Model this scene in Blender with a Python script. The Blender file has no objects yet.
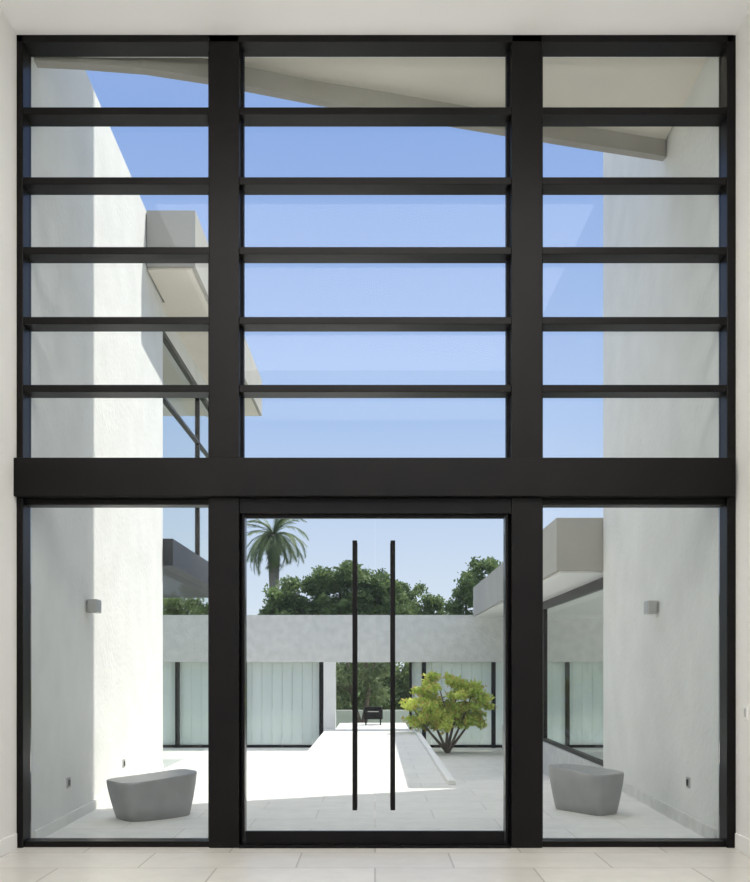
import bpy, bmesh, math, random
import numpy as np
from mathutils import Vector, Matrix
random.seed(4); rng=np.random.default_rng(4)
sc=bpy.context.scene
sc.view_settings.view_transform='Standard'

# ---------------------------------------------------------------- materials
def mat_base(name):
    m=bpy.data.materials.new(name); m.use_nodes=True
    nt=m.node_tree; b=nt.nodes['Principled BSDF']; return m,nt,b
def coords(nt,scale=(1,1,1),rot=(0,0,0)):
    tc=nt.nodes.new('ShaderNodeTexCoord'); mp=nt.nodes.new('ShaderNodeMapping')
    mp.inputs['Scale'].default_value=scale; mp.inputs['Rotation'].default_value=rot
    nt.links.new(tc.outputs['Object'],mp.inputs[0]); return mp.outputs[0]
def noise_mat(name,c1,c2,scale=3,rough=.8,bump=0,bscale=60,metal=0,stretch=(1,1,1),detail=5,spec=.5):
    m,nt,b=mat_base(name); L=nt.links.new
    v=coords(nt,stretch)
    n=nt.nodes.new('ShaderNodeTexNoise'); n.inputs['Scale'].default_value=scale; n.inputs['Detail'].default_value=detail
    L(v,n.inputs['Vector'])
    r=nt.nodes.new('ShaderNodeValToRGB'); r.color_ramp.elements[0].position=.3; r.color_ramp.elements[1].position=.7
    r.color_ramp.elements[0].color=(*c1,1); r.color_ramp.elements[1].color=(*c2,1)
    L(n.outputs['Fac'],r.inputs[0]); L(r.outputs[0],b.inputs['Base Color'])
    b.inputs['Roughness'].default_value=rough; b.inputs['Metallic'].default_value=metal
    b.inputs['Specular IOR Level'].default_value=spec
    if bump:
        n2=nt.nodes.new('ShaderNodeTexNoise'); n2.inputs['Scale'].default_value=bscale; n2.inputs['Detail'].default_value=4
        L(v,n2.inputs['Vector'])
        bp=nt.nodes.new('ShaderNodeBump'); bp.inputs['Strength'].default_value=bump; bp.inputs['Distance'].default_value=.02
        L(n2.outputs['Fac'],bp.inputs['Height']); L(bp.outputs[0],b.inputs['Normal'])
    return m
def tile_mat(name,c1,c2,mortar,w,h,rough=.5,ms=.004):
    m,nt,b=mat_base(name); L=nt.links.new
    v=coords(nt)
    br=nt.nodes.new('ShaderNodeTexBrick'); br.offset=.5
    br.inputs['Scale'].default_value=1; br.inputs['Brick Width'].default_value=w; br.inputs['Row Height'].default_value=h
    br.inputs['Mortar Size'].default_value=ms; br.inputs['Color1'].default_value=(*c1,1); br.inputs['Color2'].default_value=(*c2,1)
    br.inputs['Mortar'].default_value=(*mortar,1); L(v,br.inputs['Vector'])
    n=nt.nodes.new('ShaderNodeTexNoise'); n.inputs['Scale'].default_value=5; n.inputs['Detail'].default_value=8; L(v,n.inputs['Vector'])
    r=nt.nodes.new('ShaderNodeMapRange'); r.inputs['To Min'].default_value=.85; r.inputs['To Max'].default_value=1.12
    L(n.outputs['Fac'],r.inputs['Value'])
    mx=nt.nodes.new('ShaderNodeVectorMath'); mx.operation='SCALE'
    L(br.outputs['Color'],mx.inputs[0]); L(r.outputs[0],mx.inputs['Scale']); L(mx.outputs[0],b.inputs['Base Color'])
    b.inputs['Roughness'].default_value=rough
    return m
def glass_mat(name,tint=(.985,.99,.985),ior=1.16,const=None):
    m=bpy.data.materials.new(name); m.use_nodes=True; nt=m.node_tree; nt.nodes.clear(); L=nt.links.new
    o=nt.nodes.new('ShaderNodeOutputMaterial'); mx=nt.nodes.new('ShaderNodeMixShader')
    t=nt.nodes.new('ShaderNodeBsdfTransparent'); g=nt.nodes.new('ShaderNodeBsdfGlossy')
    t.inputs['Color'].default_value=(*tint,1); g.inputs['Roughness'].default_value=0.01
    if const is None:
        f=nt.nodes.new('ShaderNodeFresnel'); f.inputs['IOR'].default_value=ior; L(f.outputs[0],mx.inputs[0])
    else: mx.inputs[0].default_value=const
    L(t.outputs[0],mx.inputs[1]); L(g.outputs[0],mx.inputs[2]); L(mx.outputs[0],o.inputs[0]); return m
def frost_mat(name):
    m=bpy.data.materials.new(name); m.use_nodes=True; nt=m.node_tree; nt.nodes.clear(); L=nt.links.new
    o=nt.nodes.new('ShaderNodeOutputMaterial')
    v=coords(nt,(1,1,.15))
    w=nt.nodes.new('ShaderNodeTexNoise'); w.inputs['Scale'].default_value=2.5
    L(v,w.inputs['Vector'])
    r=nt.nodes.new('ShaderNodeValToRGB'); r.color_ramp.elements[0].position=.3; r.color_ramp.elements[1].position=.7
    r.color_ramp.elements[0].color=(.74,.785,.75,1); r.color_ramp.elements[1].color=(.84,.87,.84,1)
    L(w.outputs['Fac'],r.inputs[0])
    d=nt.nodes.new('ShaderNodeBsdfDiffuse'); t=nt.nodes.new('ShaderNodeBsdfTranslucent'); tr=nt.nodes.new('ShaderNodeBsdfTransparent')
    tr.inputs['Color'].default_value=(.87,.93,.9,1)
    L(r.outputs[0],d.inputs[0]); L(r.outputs[0],t.inputs[0])
    a=nt.nodes.new('ShaderNodeMixShader'); a.inputs[0].default_value=.5; L(d.outputs[0],a.inputs[1]); L(t.outputs[0],a.inputs[2])
    b=nt.nodes.new('ShaderNodeMixShader'); b.inputs[0].default_value=.12; L(a.outputs[0],b.inputs[1]); L(tr.outputs[0],b.inputs[2])
    L(b.outputs[0],o.inputs[0]); return m
def leaf_mat(name,c1,c2,sc_=1.5,tl=.45):
    m=noise_mat(name,c1,c2,scale=sc_,rough=.55)
    nt=m.node_tree; b=nt.nodes['Principled BSDF']; o=[n for n in nt.nodes if n.type=='OUTPUT_MATERIAL'][0]
    r=[n for n in nt.nodes if n.type=='VALTORGB'][0]
    t=nt.nodes.new('ShaderNodeBsdfTranslucent'); mx=nt.nodes.new('ShaderNodeMixShader'); mx.inputs[0].default_value=tl
    nt.links.new(r.outputs[0],t.inputs[0]); nt.links.new(b.outputs[0],mx.inputs[1]); nt.links.new(t.outputs[0],mx.inputs[2]); nt.links.new(mx.outputs[0],o.inputs[0])
    return m

M_black=noise_mat('black_steel',(.0045,.004,.004),(.007,.006,.0055),scale=4,rough=.35,spec=.14)
M_blackd=noise_mat('black_gasket',(.003,.003,.005),(.005,.005,.008),scale=4,rough=.6,spec=.15)
M_int=noise_mat('interior_plaster',(.72,.71,.68),(.76,.75,.72),scale=.8,rough=.9,bump=.1,bscale=40)
M_ceil=noise_mat('ceiling_plaster',(.84,.835,.82),(.87,.865,.85),scale=.8,rough=.9)
M_stucco=noise_mat('white_stucco',(.69,.68,.64),(.76,.75,.71),scale=2.2,rough=.92,bump=.35,bscale=14,detail=10)
M_soffit=noise_mat('warm_soffit',(.70,.655,.57),(.76,.71,.62),scale=1,rough=.9,bump=.1)
M_lip=noise_mat('canopy_lip_concrete',(.33,.31,.27),(.38,.36,.32),scale=2,rough=.9,bump=.1)
M_taupe=noise_mat('taupe_fascia',(.35,.335,.295),(.40,.382,.34),scale=1.5,rough=.85)
M_conc=noise_mat('board_concrete',(.58,.575,.54),(.70,.69,.65),scale=5,rough=.9,bump=.5,bscale=14,detail=10)
M_floor=tile_mat('limestone_tile',(.60,.57,.52),(.68,.65,.60),(.40,.37,.33),1.2,.6,.35,.007)
M_pat=tile_mat('patio_limestone',(.70,.685,.64),(.74,.725,.68),(.57,.55,.51),1.2,.6,.7,.006)
M_glass=glass_mat('clear_glass',(.965,.98,.975),1.25)
M_glassg=glass_mat('green_glass',(.93,.95,.935),const=.06)
M_frost=frost_mat('frosted_channel_glass')
M_bench=noise_mat('cast_grey_bench',(.28,.28,.28),(.33,.33,.33),scale=5,rough=.36,bump=.05,metal=.25)
M_alu=noise_mat('brushed_aluminium',(.45,.44,.42),(.5,.49,.47),scale=20,rough=.4,metal=.5)
M_white=noise_mat('white_paint',(.78,.77,.74),(.8,.79,.76),scale=2,rough=.7)
M_plate=noise_mat('outlet_plate',(.35,.35,.34),(.4,.4,.39),scale=5,rough=.5)
M_dkslab=noise_mat('dark_metal_fascia',(.018,.021,.028),(.024,.028,.036),scale=2,rough=.5,spec=.2)
M_grass=noise_mat('garden_ground',(.07,.13,.03),(.15,.2,.07),scale=6,rough=.95,bump=.4)
M_bark=noise_mat('tree_bark',(.10,.075,.05),(.2,.16,.12),scale=14,rough=.9,bump=.5,stretch=(1,1,.3))
M_palmbark=noise_mat('palm_bark',(.20,.17,.13),(.32,.27,.21),scale=10,rough=.9,bump=.5,stretch=(.3,.3,3))
M_leafd=leaf_mat('dark_green_leaf',(.06,.105,.03),(.25,.33,.12),2.0,.42)
M_leafo=leaf_mat('olive_leaf',(.12,.17,.06),(.30,.36,.17),2)
M_leafy=leaf_mat('yellow_green_leaf',(.36,.50,.06),(.80,.85,.22),2.2,.5)
M_leafr=leaf_mat('rusty_leaf_tip',(.5,.34,.08),(.65,.55,.15),2)
M_palm=leaf_mat('palm_leaf',(.08,.12,.045),(.22,.27,.11),1.2,.35)

# ---------------------------------------------------------------- mesh helpers
def link(o,parent=None):
    sc.collection.objects.link(o)
    if parent: o.parent=parent
    return o
def empty(name,loc=(0,0,0)):
    e=bpy.data.objects.new(name,None); e.location=loc; e.empty_display_size=.2; return link(e)
def mk(name,verts,faces,mat,parent=None,smooth=False):
    me=bpy.data.meshes.new(name); me.from_pydata([tuple(v) for v in verts],[],faces); me.update()
    me.materials.append(mat)
    if smooth: me.polygons.foreach_set('use_smooth',[True]*len(me.polygons))
    return link(bpy.data.objects.new(name,me),parent)
def boxes(name,lst,mat,parent=None,bevel=0):
    V=[];F=[]
    for (x0,x1,y0,y1,z0,z1) in lst:
        b=len(V)
        V+= [(x0,y0,z0),(x1,y0,z0),(x1,y1,z0),(x0,y1,z0),(x0,y0,z1),(x1,y0,z1),(x1,y1,z1),(x0,y1,z1)]
        F+= [tuple(b+i for i in f) for f in [(0,3,2,1),(4,5,6,7),(0,1,5,4),(1,2,6,5),(2,3,7,6),(3,0,4,7)]]
    o=mk(name,V,F,mat,parent)
    if bevel:
        md=o.modifiers.new('bevel','BEVEL'); md.width=bevel; md.segments=2; md.limit_method='ANGLE'
    return o
def box(name,x0,x1,y0,y1,z0,z1,mat,parent=None,bevel=0): return boxes(name,[(x0,x1,y0,y1,z0,z1)],mat,parent,bevel)
def prism(name,poly,z0,z1,mat,parent=None,bevel=0):
    n=len(poly); a=sum(poly[i][0]*poly[(i+1)%n][1]-poly[(i+1)%n][0]*poly[i][1] for i in range(n))
    if a<0: poly=poly[::-1]
    V=[(x,y,z0) for x,y in poly]+[(x,y,z1) for x,y in poly]
    F=[tuple(range(n-1,-1,-1)),tuple(range(n,2*n))]+[(i,(i+1)%n,n+(i+1)%n,n+i) for i in range(n)]
    return mk(name,V,F,mat,parent)
def tube_geo(pts,radii,sides=8):
    V=[];F=[]
    pts=[Vector(p) for p in pts]
    for i,p in enumerate(pts):
        d=(pts[min(i+1,len(pts)-1)]-pts[max(i-1,0)]).normalized()
        u=d.cross(Vector((0.13,1,0.05))).normalized(); w=d.cross(u)
        for k in range(sides):
            a=2*math.pi*k/sides; V.append(p+(u*math.cos(a)+w*math.sin(a))*radii[i])
    for i in range(len(pts)-1):
        for k in range(sides):
            F.append((i*sides+k,i*sides+(k+1)%sides,(i+1)*sides+(k+1)%sides,(i+1)*sides+k))
    F.append(tuple(range(sides-1,-1,-1))); F.append(tuple((len(pts)-1)*sides+k for k in range(sides)))
    return V,F
def merge(parts):
    V=[];F=[]
    for v,f in parts:
        b=len(V); V+=list(v); F+=[tuple(b+i for i in q) for q in f]
    return V,F
def leaves(blobs,n,size,shell=.55,flat=0):
    """leaf quads scattered through ellipsoids (cx,cy,cz,rx,ry,rz)"""
    w=np.array([b[3]*b[4]*b[5] for b in blobs])**.67; w/=w.sum()
    idx=rng.choice(len(blobs),n,p=w); B=np.array(blobs)[idx]
    d=rng.normal(size=(n,3)); d/=np.linalg.norm(d,axis=1)[:,None]
    r=shell+(1-shell)*rng.random(n); r*=1+.14*rng.normal(size=n)
    c=B[:,:3]+d*r[:,None]*B[:,3:]
    u=rng.normal(size=(n,3)); u/=np.linalg.norm(u,axis=1)[:,None]
    t=rng.normal(size=(n,3)); v=np.cross(u,t); v/=np.linalg.norm(v,axis=1)[:,None]
    s=size*(.6+.8*rng.random(n))[:,None]
    P=np.stack([c-u*s,c-v*s*.45,c+u*s,c+v*s*.45],1).reshape(-1,3)
    F=np.arange(4*n).reshape(-1,4)
    return [tuple(p) for p in P.tolist()],[tuple(f) for f in F.tolist()]

# ---------------------------------------------------------------- room shell
box('floor',-3.4,3.4,-4,8.2,-.2,0,M_floor)
box('ceiling',-3.4,3.4,-4,8.3,6.85,7.2,M_ceil)
box('wall_left',-3.44,-3.02,-4,8.2,0,6.85,M_int)
box('wall_right',3.04,3.44,-4,8.2,0,6.85,M_int)
box('baseboard_left',-3.02,-3.005,-4,7.98,0,.13,M_white,bevel=.003)
box('baseboard_right',3.022,3.04,-4,7.98,0,.13,M_white,bevel=.003)
sw=empty('light_switch',(3.04,7.78,1.15))
box('plate',-.008,0,-.04,.04,-.06,.06,M_white,sw,.002); box('rocker',-.014,-.008,-.016,.016,-.035,.035,M_alu,sw,.002)

# ---------------------------------------------------------------- steel window wall
Y0,Y1=8.0,8.2
w1=empty('window_1',(0,0,0))   # tall louvred clerestory
boxes('side_jambs',[(-3.02,-2.965,Y0,Y1,0,6.85),(2.965,3.04,Y0,Y1,0,6.85)],M_black,w1,.006)
boxes('mullions',[(-1.40,-1.145,Y0,Y1,0,6.85),(1.15,1.41,Y0,Y1,0,6.85)],M_black,w1,.006)
boxes('mullion_step',[(-1.425,-1.125,8.12,Y1,0,6.8),(1.125,1.435,8.12,Y1,0,6.8)],M_blackd,w1)
box('head_beam',-3.02,3.02,Y0,Y1,6.79,6.85,M_black,w1,.004)
sl=[]
for zt in (6.243,5.653,5.064,4.474,3.901):
    for a,b in ((-2.97,-1.40),(-1.145,1.15),(1.41,2.97)):
        sl.append((a,b,Y0+.015,Y1,zt-.055,zt+.006))
boxes('horizontal_fins',sl,M_black,w1,.004)
box('transom_beam',-3.02,3.0,7.93,Y1,2.95,3.275,M_black,w1,.008)
box('transom_top_ledge',-2.95,2.95,8.05,Y1,3.275,3.295,M_blackd,w1)
boxes('clerestory_glass',[(-2.965,-1.42,8.15,8.158,3.28,6.8),(-1.13,1.13,8.15,8.158,3.28,6.8),(1.42,2.965,8.15,8.158,3.28,6.8)],M_glass,w1)
for k,(a,b) in enumerate(((-2.965,-1.40),(1.41,2.965))):
    w=empty('window_%d'%(k+2))
    boxes('frame',[(a,b,8.05,8.2,2.90,2.95),(a,b,8.04,8.2,0,.05)],M_black,w,.004)
    box('pane',a+.01,b-.01,8.15,8.158,.05,2.91,M_glass,w)
d=empty('door_1')
boxes('frame',[(-1.145,1.15,8.02,8.2,2.82,2.95),(-1.125,-1.105,8.04,8.18,0,2.82),(1.105,1.125,8.04,8.18,0,2.82)],M_black,d,.004)
boxes('threshold',[(-1.145,1.145,7.99,8.2,0,.022)],M_black,d)
boxes('bottom_rail',[(-1.10,-.0015,8.07,8.11,.022,.13),(.0015,1.10,8.07,8.11,.022,.13)],M_black,d)
boxes('rail_seal',[(-.0015,.0015,8.075,8.105,.022,.13),(-.0015,.0015,8.075,8.105,2.79,2.82)],M_blackd,d)
boxes('top_patch',[(-1.10,-.0015,8.07,8.11,2.79,2.82),(.0015,1.10,8.07,8.11,2.79,2.82)],M_black,d)
boxes('glass_leaves',[(-1.10,-.003,8.085,8.097,.13,2.79),(.003,1.10,8.085,8.097,.13,2.79)],M_glass,d)
for s,(a,b) in enumerate(((-.19,-.15),(.13,.17))):
    c=(a+b)/2
    boxes('pull_handle_%d'%s,[(a,b,7.98,8.02,.32,2.59),(c-.012,c+.012,8.02,8.086,.55,.574),(c-.012,c+.012,8.02,8.086,2.33,2.354),
       (a,b,8.13,8.165,.32,2.59),(c-.012,c+.012,8.097,8.13,.55,.574),(c-.012,c+.012,8.097,8.13,2.33,2.354)],M_black,d,.004)

# ---------------------------------------------------------------- court walls, canopy
prism('wall_courtyard_left',[(-2.965,8.2),(-3.15,14.1),(-3.75,14.1),(-3.75,8.2)],0,7.75,M_stucco)
prism('wall_courtyard_right',[(2.965,8.2),(3.1,12.9),(3.7,12.9),(3.7,8.2)],0,18.5,M_stucco)  # unseen height above the canopy is added to shade the left wall
prism('baseboard_courtyard_right',[(2.945,8.25),(3.085,12.88),(3.10,12.88),(2.967,8.25)],0,.12,M_conc)
prism('baseboard_courtyard_left',[(-2.945,8.25),(-3.13,14.08),(-3.15,14.08),(-2.967,8.25)],0,.10,M_stucco)
edge=[(-3.0,8.36),(-2.6,8.39),(-2.05,8.46),(-1.51,8.60),(-1.0,8.77),(-.52,8.93),(.24,9.13),(1.24,9.42),(2.1,9.66),(3.0,9.90)]
cn=empty('entry_canopy')
prism('soffit_slab',[(-2.98,8.2)]+[(x,y-.02) for x,y in edge]+[(2.98,8.2)],6.97,7.4,M_soffit,cn)
prism('edge_lip',edge+[(x,y-.10) for x,y in edge][::-1],6.80,7.45,M_lip,cn)

# paving
boxes('patio_paving',[(-3.8,3.8,8.2,12.95,-.47,0),(-1.25,1.05,12.95,24,-.47,0),(-1.0,.86,24,27,-.47,0),(-3.8,-1.25,12.95,16,-.47,0)],M_pat)
box('lower_courtyard',-14,14,8.2,27,-.8,-.47,M_pat)
box('garden_ground',-60,60,27,110,-.8,-.47,M_grass)
box('walkway_curb',.95,1.05,12.4,23.6,0,.06,M_white,bevel=.005)

# sconces and outlets
for x,y,s in ((-3.02,9.99,1),(3.022,10.18,-1)):
    e=empty('wall_sconce',(x,y,2.17))
    boxes('backplate',[(min(-s*.01,s*.02),max(-s*.01,s*.02),-.06,.06,-.06,.06)],M_alu,e,.003)
    boxes('shade',[(min(s*.02,s*.12),max(s*.02,s*.12),-.085,.085,-.07,.07)],M_alu,e,.006)
for x,y,z,s in ((-2.999,9.28,.40,1),(-3.072,11.6,.36,1),(2.989,9.05,.43,-1)):
    e=empty('wall_outlet',(x,y,z))
    boxes('plate',[(min(-s*.01,s*.012),max(-s*.01,s*.012),-.05,.05,-.05,.05)],M_plate,e,.003)
    boxes('socket',[(min(s*.012,s*.018),max(s*.012,s*.018),-.025,.025,-.03,.03)],M_black,e,.002)

# ---------------------------------------------------------------- benches: tapered sculpted seats
def bench(name,loc,rotz,L=1.05,W=.5,H=.45,tilt=.05):
    rings=[(0,.80,.74,0),(.02,.82,.78,0),(.35,.90,.88,.0),(.75,.975,.97,0),(.95,1,1,0),(.985,.995,.992,0),(1.0,.98,.97,0)]
    N=48; V=[];F=[]
    for h,sx,sy,_ in rings:
        for k in range(N):
            a=2*math.pi*k/N; c,s=math.cos(a),math.sin(a); e=2/4.6
            x=math.copysign(abs(c)**e,c)*L/2*sx; y=math.copysign(abs(s)**e,s)*W/2*sy
            y*= (1-.16*(x/(L/2)))              # one end narrower
            y+= .05*(x/(L/2))**2               # slight kidney curve
            z=h*H + (h*tilt*(x/(L/2)))          # seat rises to one end
            V.append((x,y,z))
    n=len(rings)
    for i in range(n-1):
        for k in range(N): F.append((i*N+k,i*N+(k+1)%N,(i+1)*N+(k+1)%N,(i+1)*N+k))
    F.append(tuple(range(N-1,-1,-1))); F.append(tuple((n-1)*N+k for k in range(N)))
    o=mk(name,V,F,M_bench); o.location=loc; o.rotation_euler=(0,0,rotz)
    me=o.data; me.polygons.foreach_set('use_smooth',[True]*(len(me.polygons)-1)+[False])
    return o
bench('courtyard_bench',(-2.24,9.70,0),math.radians(40),.88,.50,.42,.03)
bench('courtyard_bench',(2.25,10.10,0),math.radians(128),.80,.44,.45,.02)

# ---------------------------------------------------------------- left wing (two storeys)
lw=empty('left_wing_building')
prism('roof',[(-3.10,12.9),(-2.44,12.9),(-2.44,20.5),(-9,20.5),(-9,14.12),(-3.13,14.12)],6.98,7.74,M_taupe,lw)
prism('roof_soffit',[(-3.10,12.95),(-2.5,12.95),(-2.5,20.4),(-8.9,20.4),(-8.9,14.12),(-3.12,14.12)],6.955,6.98,M_soffit,lw)
box('clerestory_header',-3.4,-3.2,14.1,20.4,6.62,6.955,M_stucco,lw)
boxes('glazing_frame',[(-3.26,-3.18,14.1,20.4,6.54,6.62),(-3.26,-3.18,14.1,20.4,5.6,5.64),(-3.26,-3.18,17.2,17.26,3.45,6.54),(-3.26,-3.18,20.34,20.4,-.47,6.54),(-3.26,-3.18,16,20.4,-.47,-.35)],M_black,lw)
boxes('glazing',[(-3.225,-3.215,14.1,20.34,3.45,6.54),(-3.225,-3.215,14.1,20.34,0,3.05)],M_glassg,lw)
box('floor_slab_edge',-9,-3.0,14.1,20.4,3.05,3.45,M_dkslab,lw)
# ---------------------------------------------------------------- right wing (pavilion roof)
rw=empty('right_wing_pavilion')
box('roof',2.47,9,12.92,23.9,2.85,3.57,M_taupe,rw)
box('roof_soffit',2.53,8.9,12.98,23.9,2.825,2.85,M_white,rw)
boxes('glazing_frame',[(3.26,3.34,13,23.9,2.68,2.825),(3.26,3.34,13,23.9,.12,.18),(3.26,3.34,12.95,13.02,.18,2.68),(3.26,3.34,18.4,18.46,.18,2.68)],M_black,rw)
box('glazing',3.295,3.305,13.02,23.9,.18,2.68,M_glassg,rw)
box('sill_wall',3.2,3.4,12.96,23.9,-.47,.12,M_conc,rw)
# ---------------------------------------------------------------- rear screen building
rb=empty('rear_garden_screen')
box('concrete_beam',-10,10,24,24.5,1.70,2.89,M_conc,rb)
box('column',-1.30,-1.0,24.0,24.4,-.47,1.70,M_white,rb)
posts=[-8.2,-6.6,-5.0,-3.3,-1.36,1.24,3.0,4.87,6.6,8.3]
boxes('posts',[(x-.05,x+.05,24.0,24.12,-.47,1.70) for x in posts],M_black,rb)
pl=[]
def chan(a,b):
    x=a
    while x<b-.05:
        e=min(x+.255,b); pl.append((x+.004,e-.004,24.12,24.16,-.40,1.70)); x=e
chan(-9.5,-1.31); chan(.93,9.5)
boxes('channel_glass',pl,M_frost,rb)
boxes('rails',[(-9.5,-1.31,24.1,24.18,-.47,-.40),(.93,9.5,24.1,24.18,-.47,-.40)],M_black,rb)
box('opening_jamb',.87,.93,24.0,24.3,-.47,1.70,M_black,rb)
box('garden_low_wall',-6,6,29.5,29.7,-.47,.25,M_white)

# outdoor grill on pedestal in the opening
g=empty('outdoor_grill',(-.05,26,0))
box('cabinet',-.26,.26,-.2,.2,.16,.42,M_black,g,.02); box('lid',-.24,.24,-.18,.18,.42,.5,M_black,g,.04)
boxes('legs',[(-.22,-.18,-.15,.15,0,.16),(.18,.22,-.15,.15,0,.16)],M_black,g); box('handle',-.15,.15,-.24,-.21,.36,.385,M_alu,g)
boxes('handle_posts',[(-.14,-.12,-.22,-.19,.36,.385),(.12,.14,-.22,-.19,.36,.385)],M_alu,g)

# ---------------------------------------------------------------- planting
def tree(name,base,stems,blobs,n,size,lm,trunk_r,bark=M_bark,shell=.5,extra=None):
    e=empty(name,base); parts=[]
    for tip in stems:
        tip=Vector(tip); mid=tip*.5+Vector((random.uniform(-.08,.08)*tip.z,random.uniform(-.05,.05)*tip.z,0))
        parts.append(tube_geo([(0,0,0.01),tuple(tip*.12+Vector((0,0,0))),tuple(mid),tuple(tip)],[trunk_r,trunk_r*.85,trunk_r*.55,trunk_r*.2],7))
        for _ in range(4):
            q=mid.lerp(tip,random.uniform(0,.6)); t2=q+Vector((random.uniform(-.3,.3),random.uniform(-.3,.3),random.uniform(.1,.35)))*tip.z*.6
            parts.append(tube_geo([tuple(q),tuple(q.lerp(t2,.5)),tuple(t2)],[trunk_r*.35,trunk_r*.22,trunk_r*.08],5))
    V,F=merge(parts); mk('branches',V,F,bark,e,True)
    V,F=leaves(blobs,n,size,shell); mk('foliage',V,F,lm,e)
    if extra:
        V,F=leaves(blobs,int(n*.10),size,1.0); mk('foliage_tips',V,F,extra,e)
    return e
bl=[]
for i in range(66):
    a=random.uniform(0,6.28); r=math.sqrt(random.uniform(.02,1))*1.0
    top=1.96-.66*r*r
    h=random.uniform(.66,top)
    bl.append((math.cos(a)*r*1.0-.02,math.sin(a)*r*.6,h,random.uniform(.14,.25),random.uniform(.15,.25),random.uniform(.09,.16)))
tree('maple_shrub',(1.72,22.5,-.47),[(-.6,.1,1.4),(.55,-.1,1.35),(-.25,-.3,1.65),(.2,.25,1.7),(.75,.2,1.1),(-.85,0,1.1)],bl,12500,.05,M_leafy,.045,shell=.2,extra=M_leafr)
tree('olive_tree',(-.35,28,-.47),[(-.5,0,2.4),(.4,.1,2.6),(0,.3,3)],[(random.uniform(-1.3,1.2),random.uniform(-.5,.5),random.uniform(1.0,3.0),.4,.4,.3) for _ in range(28)],9000,.06,M_leafo,.09,shell=.2)
V,F=leaves([(x*.6-6,30.6,.9+.2*math.sin(x*2.1),.5,.5,1.15) for x in range(22)],22000,.09,.6)
mk('garden_hedge',V,F,M_leafd)
def broad(base,w,h,nb,n,z0=.42):
    bl=[]
    for i in range(nb):
        a=random.uniform(-1,1); hh=math.sqrt(max(0,1-abs(a)**3*.75))
        bl.append((a*w,random.uniform(-.9,.9),h*(z0+(1-z0)*hh*random.uniform(.35,.94)),random.uniform(.3,.6),random.uniform(.4,.7),random.uniform(.2,.4)))
    tree('garden_tree',base,[(-w*.6,0,h*.75),(w*.6,.2,h*.75),(0,.3,h*.82),(w*.3,-.3,h*.8),(-w*.3,-.3,h*.8)],bl,n,.085,M_leafd,.2,shell=.15)
broad((-1.5,40,-.47),3.0,6.5,150,52000)
broad((1.2,42,-.47),1.8,6.0,50,17000)
broad((4.4,38,-.47),1.3,6.5,40,13000)
broad((-8.0,40,-.47),2.0,5.2,26,9000)
broad((9.0,42,-.47),2.2,5.0,26,8000)
tree('cypress_shrub',(-4.3,36,-.47),[(0,0,3.5)],[(random.uniform(-.35,.35),0,z*.33+.6,.35,.35,.4) for z in range(9)],5000,.07,M_leafd,.08)
def palm(base,H,R,nf=64):
    e=empty('palm_tree',base)
    pts=[(0,0,0),(.05,0,H*.3),(-.02,0,H*.6),(-.05,0,H)]
    V,F=tube_geo(pts,[.34,.25,.22,.30],12); mk('trunk',V,F,M_palmbark,e,True)
    V=[];F=[]
    for i in range(nf):
        az=i*2.399+random.uniform(-.3,.3); el=math.radians(random.uniform(-65,80)); Lf=R*random.uniform(.6,1.05)
        p=Vector((-.05,0,H)); dirh=Vector((math.cos(az),math.sin(az),0)); a=el; segs=16; bend=random.uniform(3,8)
        for s in range(segs):
            dv=dirh*math.cos(a)+Vector((0,0,math.sin(a))); q=p+dv*Lf/segs
            side=dirh.cross(Vector((0,0,1))).normalized()
            ll=.55*math.sin(math.pi*min(.98,(s+1.2)/(segs+1)))**.6
            b=len(V); V+=[p-side*.03,p+side*.03,q+side*.025,q-side*.025]; F.append((b,b+1,b+2,b+3))
            for sg in (-1,1):
                for k in (0,.5):
                    o=p.lerp(q,k); tip=o+side*sg*ll*.5+dv*ll*.8+Vector((0,0,-ll*random.uniform(.0,.4)))
                    b=len(V); V+=[o-dv*.035,o+dv*.035,tip]; F.append((b,b+1,b+2))
            p=q; a-=math.radians(bend)
    mk('fronds',V,F,M_palm,e)
palm((-4.75,45,-.47),8.35,2.4)

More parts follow.
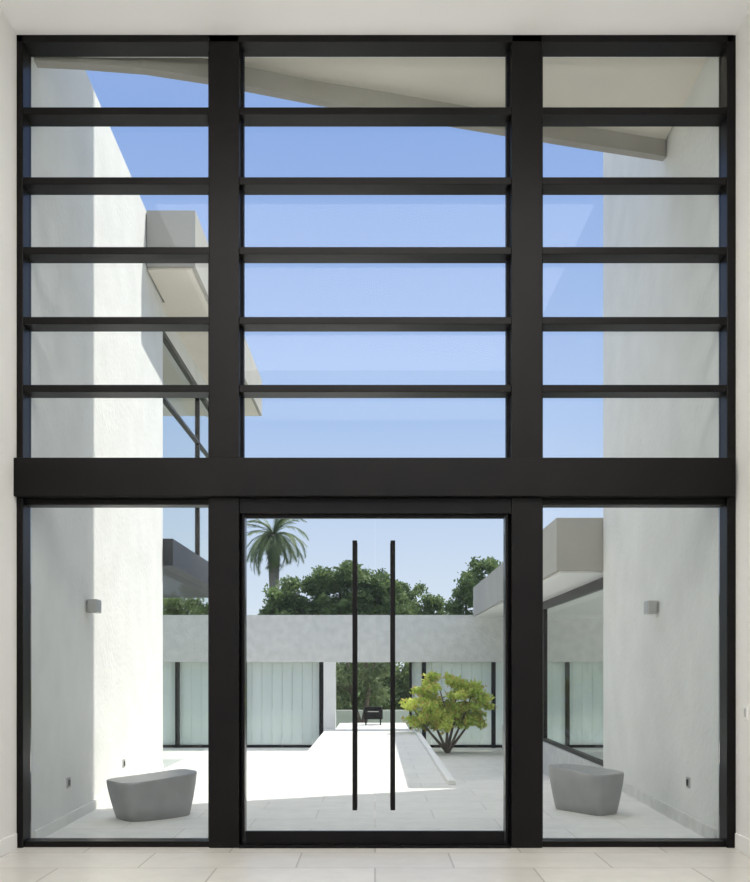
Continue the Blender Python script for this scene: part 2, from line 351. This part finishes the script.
# ---------------------------------------------------------------- light
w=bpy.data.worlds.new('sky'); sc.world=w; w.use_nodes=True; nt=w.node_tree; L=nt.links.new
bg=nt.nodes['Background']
tc=nt.nodes.new('ShaderNodeTexCoord'); sp=nt.nodes.new('ShaderNodeSeparateXYZ'); L(tc.outputs['Generated'],sp.inputs[0])
cr=nt.nodes.new('ShaderNodeValToRGB'); L(sp.outputs['Z'],cr.inputs[0]); el=cr.color_ramp.elements
el[0].position=0; el[0].color=(.82,.88,.94,1); el[1].position=1; el[1].color=(1,.98,.95,1)
for p,c in ((.1,(.67,.77,.93)),(.25,(.44,.59,.90)),(.5,(.29,.44,.83)),(.62,(.33,.46,.8))):
    q=el.new(p); q.color=(*c,1)
# zenith above the frame brightened and whitened, added fill for shaded surfaces
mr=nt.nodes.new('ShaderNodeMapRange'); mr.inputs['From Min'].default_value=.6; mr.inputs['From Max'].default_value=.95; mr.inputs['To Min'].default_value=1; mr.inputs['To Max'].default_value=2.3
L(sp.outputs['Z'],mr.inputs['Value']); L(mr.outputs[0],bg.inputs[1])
L(cr.outputs[0],bg.inputs[0])
sd=bpy.data.lights.new('sun','SUN'); sd.energy=4.7; sd.angle=.009; sd.color=(1,.965,.91)
so=bpy.data.objects.new('sun',sd); link(so); to=Vector((6.1,2.65,10.6)); so.rotation_euler=to.to_track_quat('Z','Y').to_euler(); so.location=(20,20,25)
def area(name,loc,rot,sx,sy,e):
    ad=bpy.data.lights.new(name,'AREA'); ad.shape='RECTANGLE'; ad.size=sx; ad.size_y=sy; ad.energy=e; ad.color=(1,.98,.95)
    ao=bpy.data.objects.new(name,ad); link(ao); ao.location=loc; ao.rotation_euler=rot
area('ceiling_fill',(0,2.5,6.8),(0,0,0),5,6,330)  # added fill light for the room, out of frame, no visible fixture
area('upward_fill',(0,-1.8,2.6),(math.pi,0,0),4.5,2.5,600)  # added unseen fill behind the camera, bounces off the ceiling

# ---------------------------------------------------------------- camera
cd=bpy.data.cameras.new('camera'); co=bpy.data.objects.new('camera',cd); link(co)
co.location=(0,0,1.5); co.rotation_euler=(math.radians(90),0,0)
cd.sensor_fit='AUTO'; cd.sensor_width=36; cd.lens=36*950/882; cd.shift_y=(670-441)/882; cd.clip_end=300
sc.camera=co
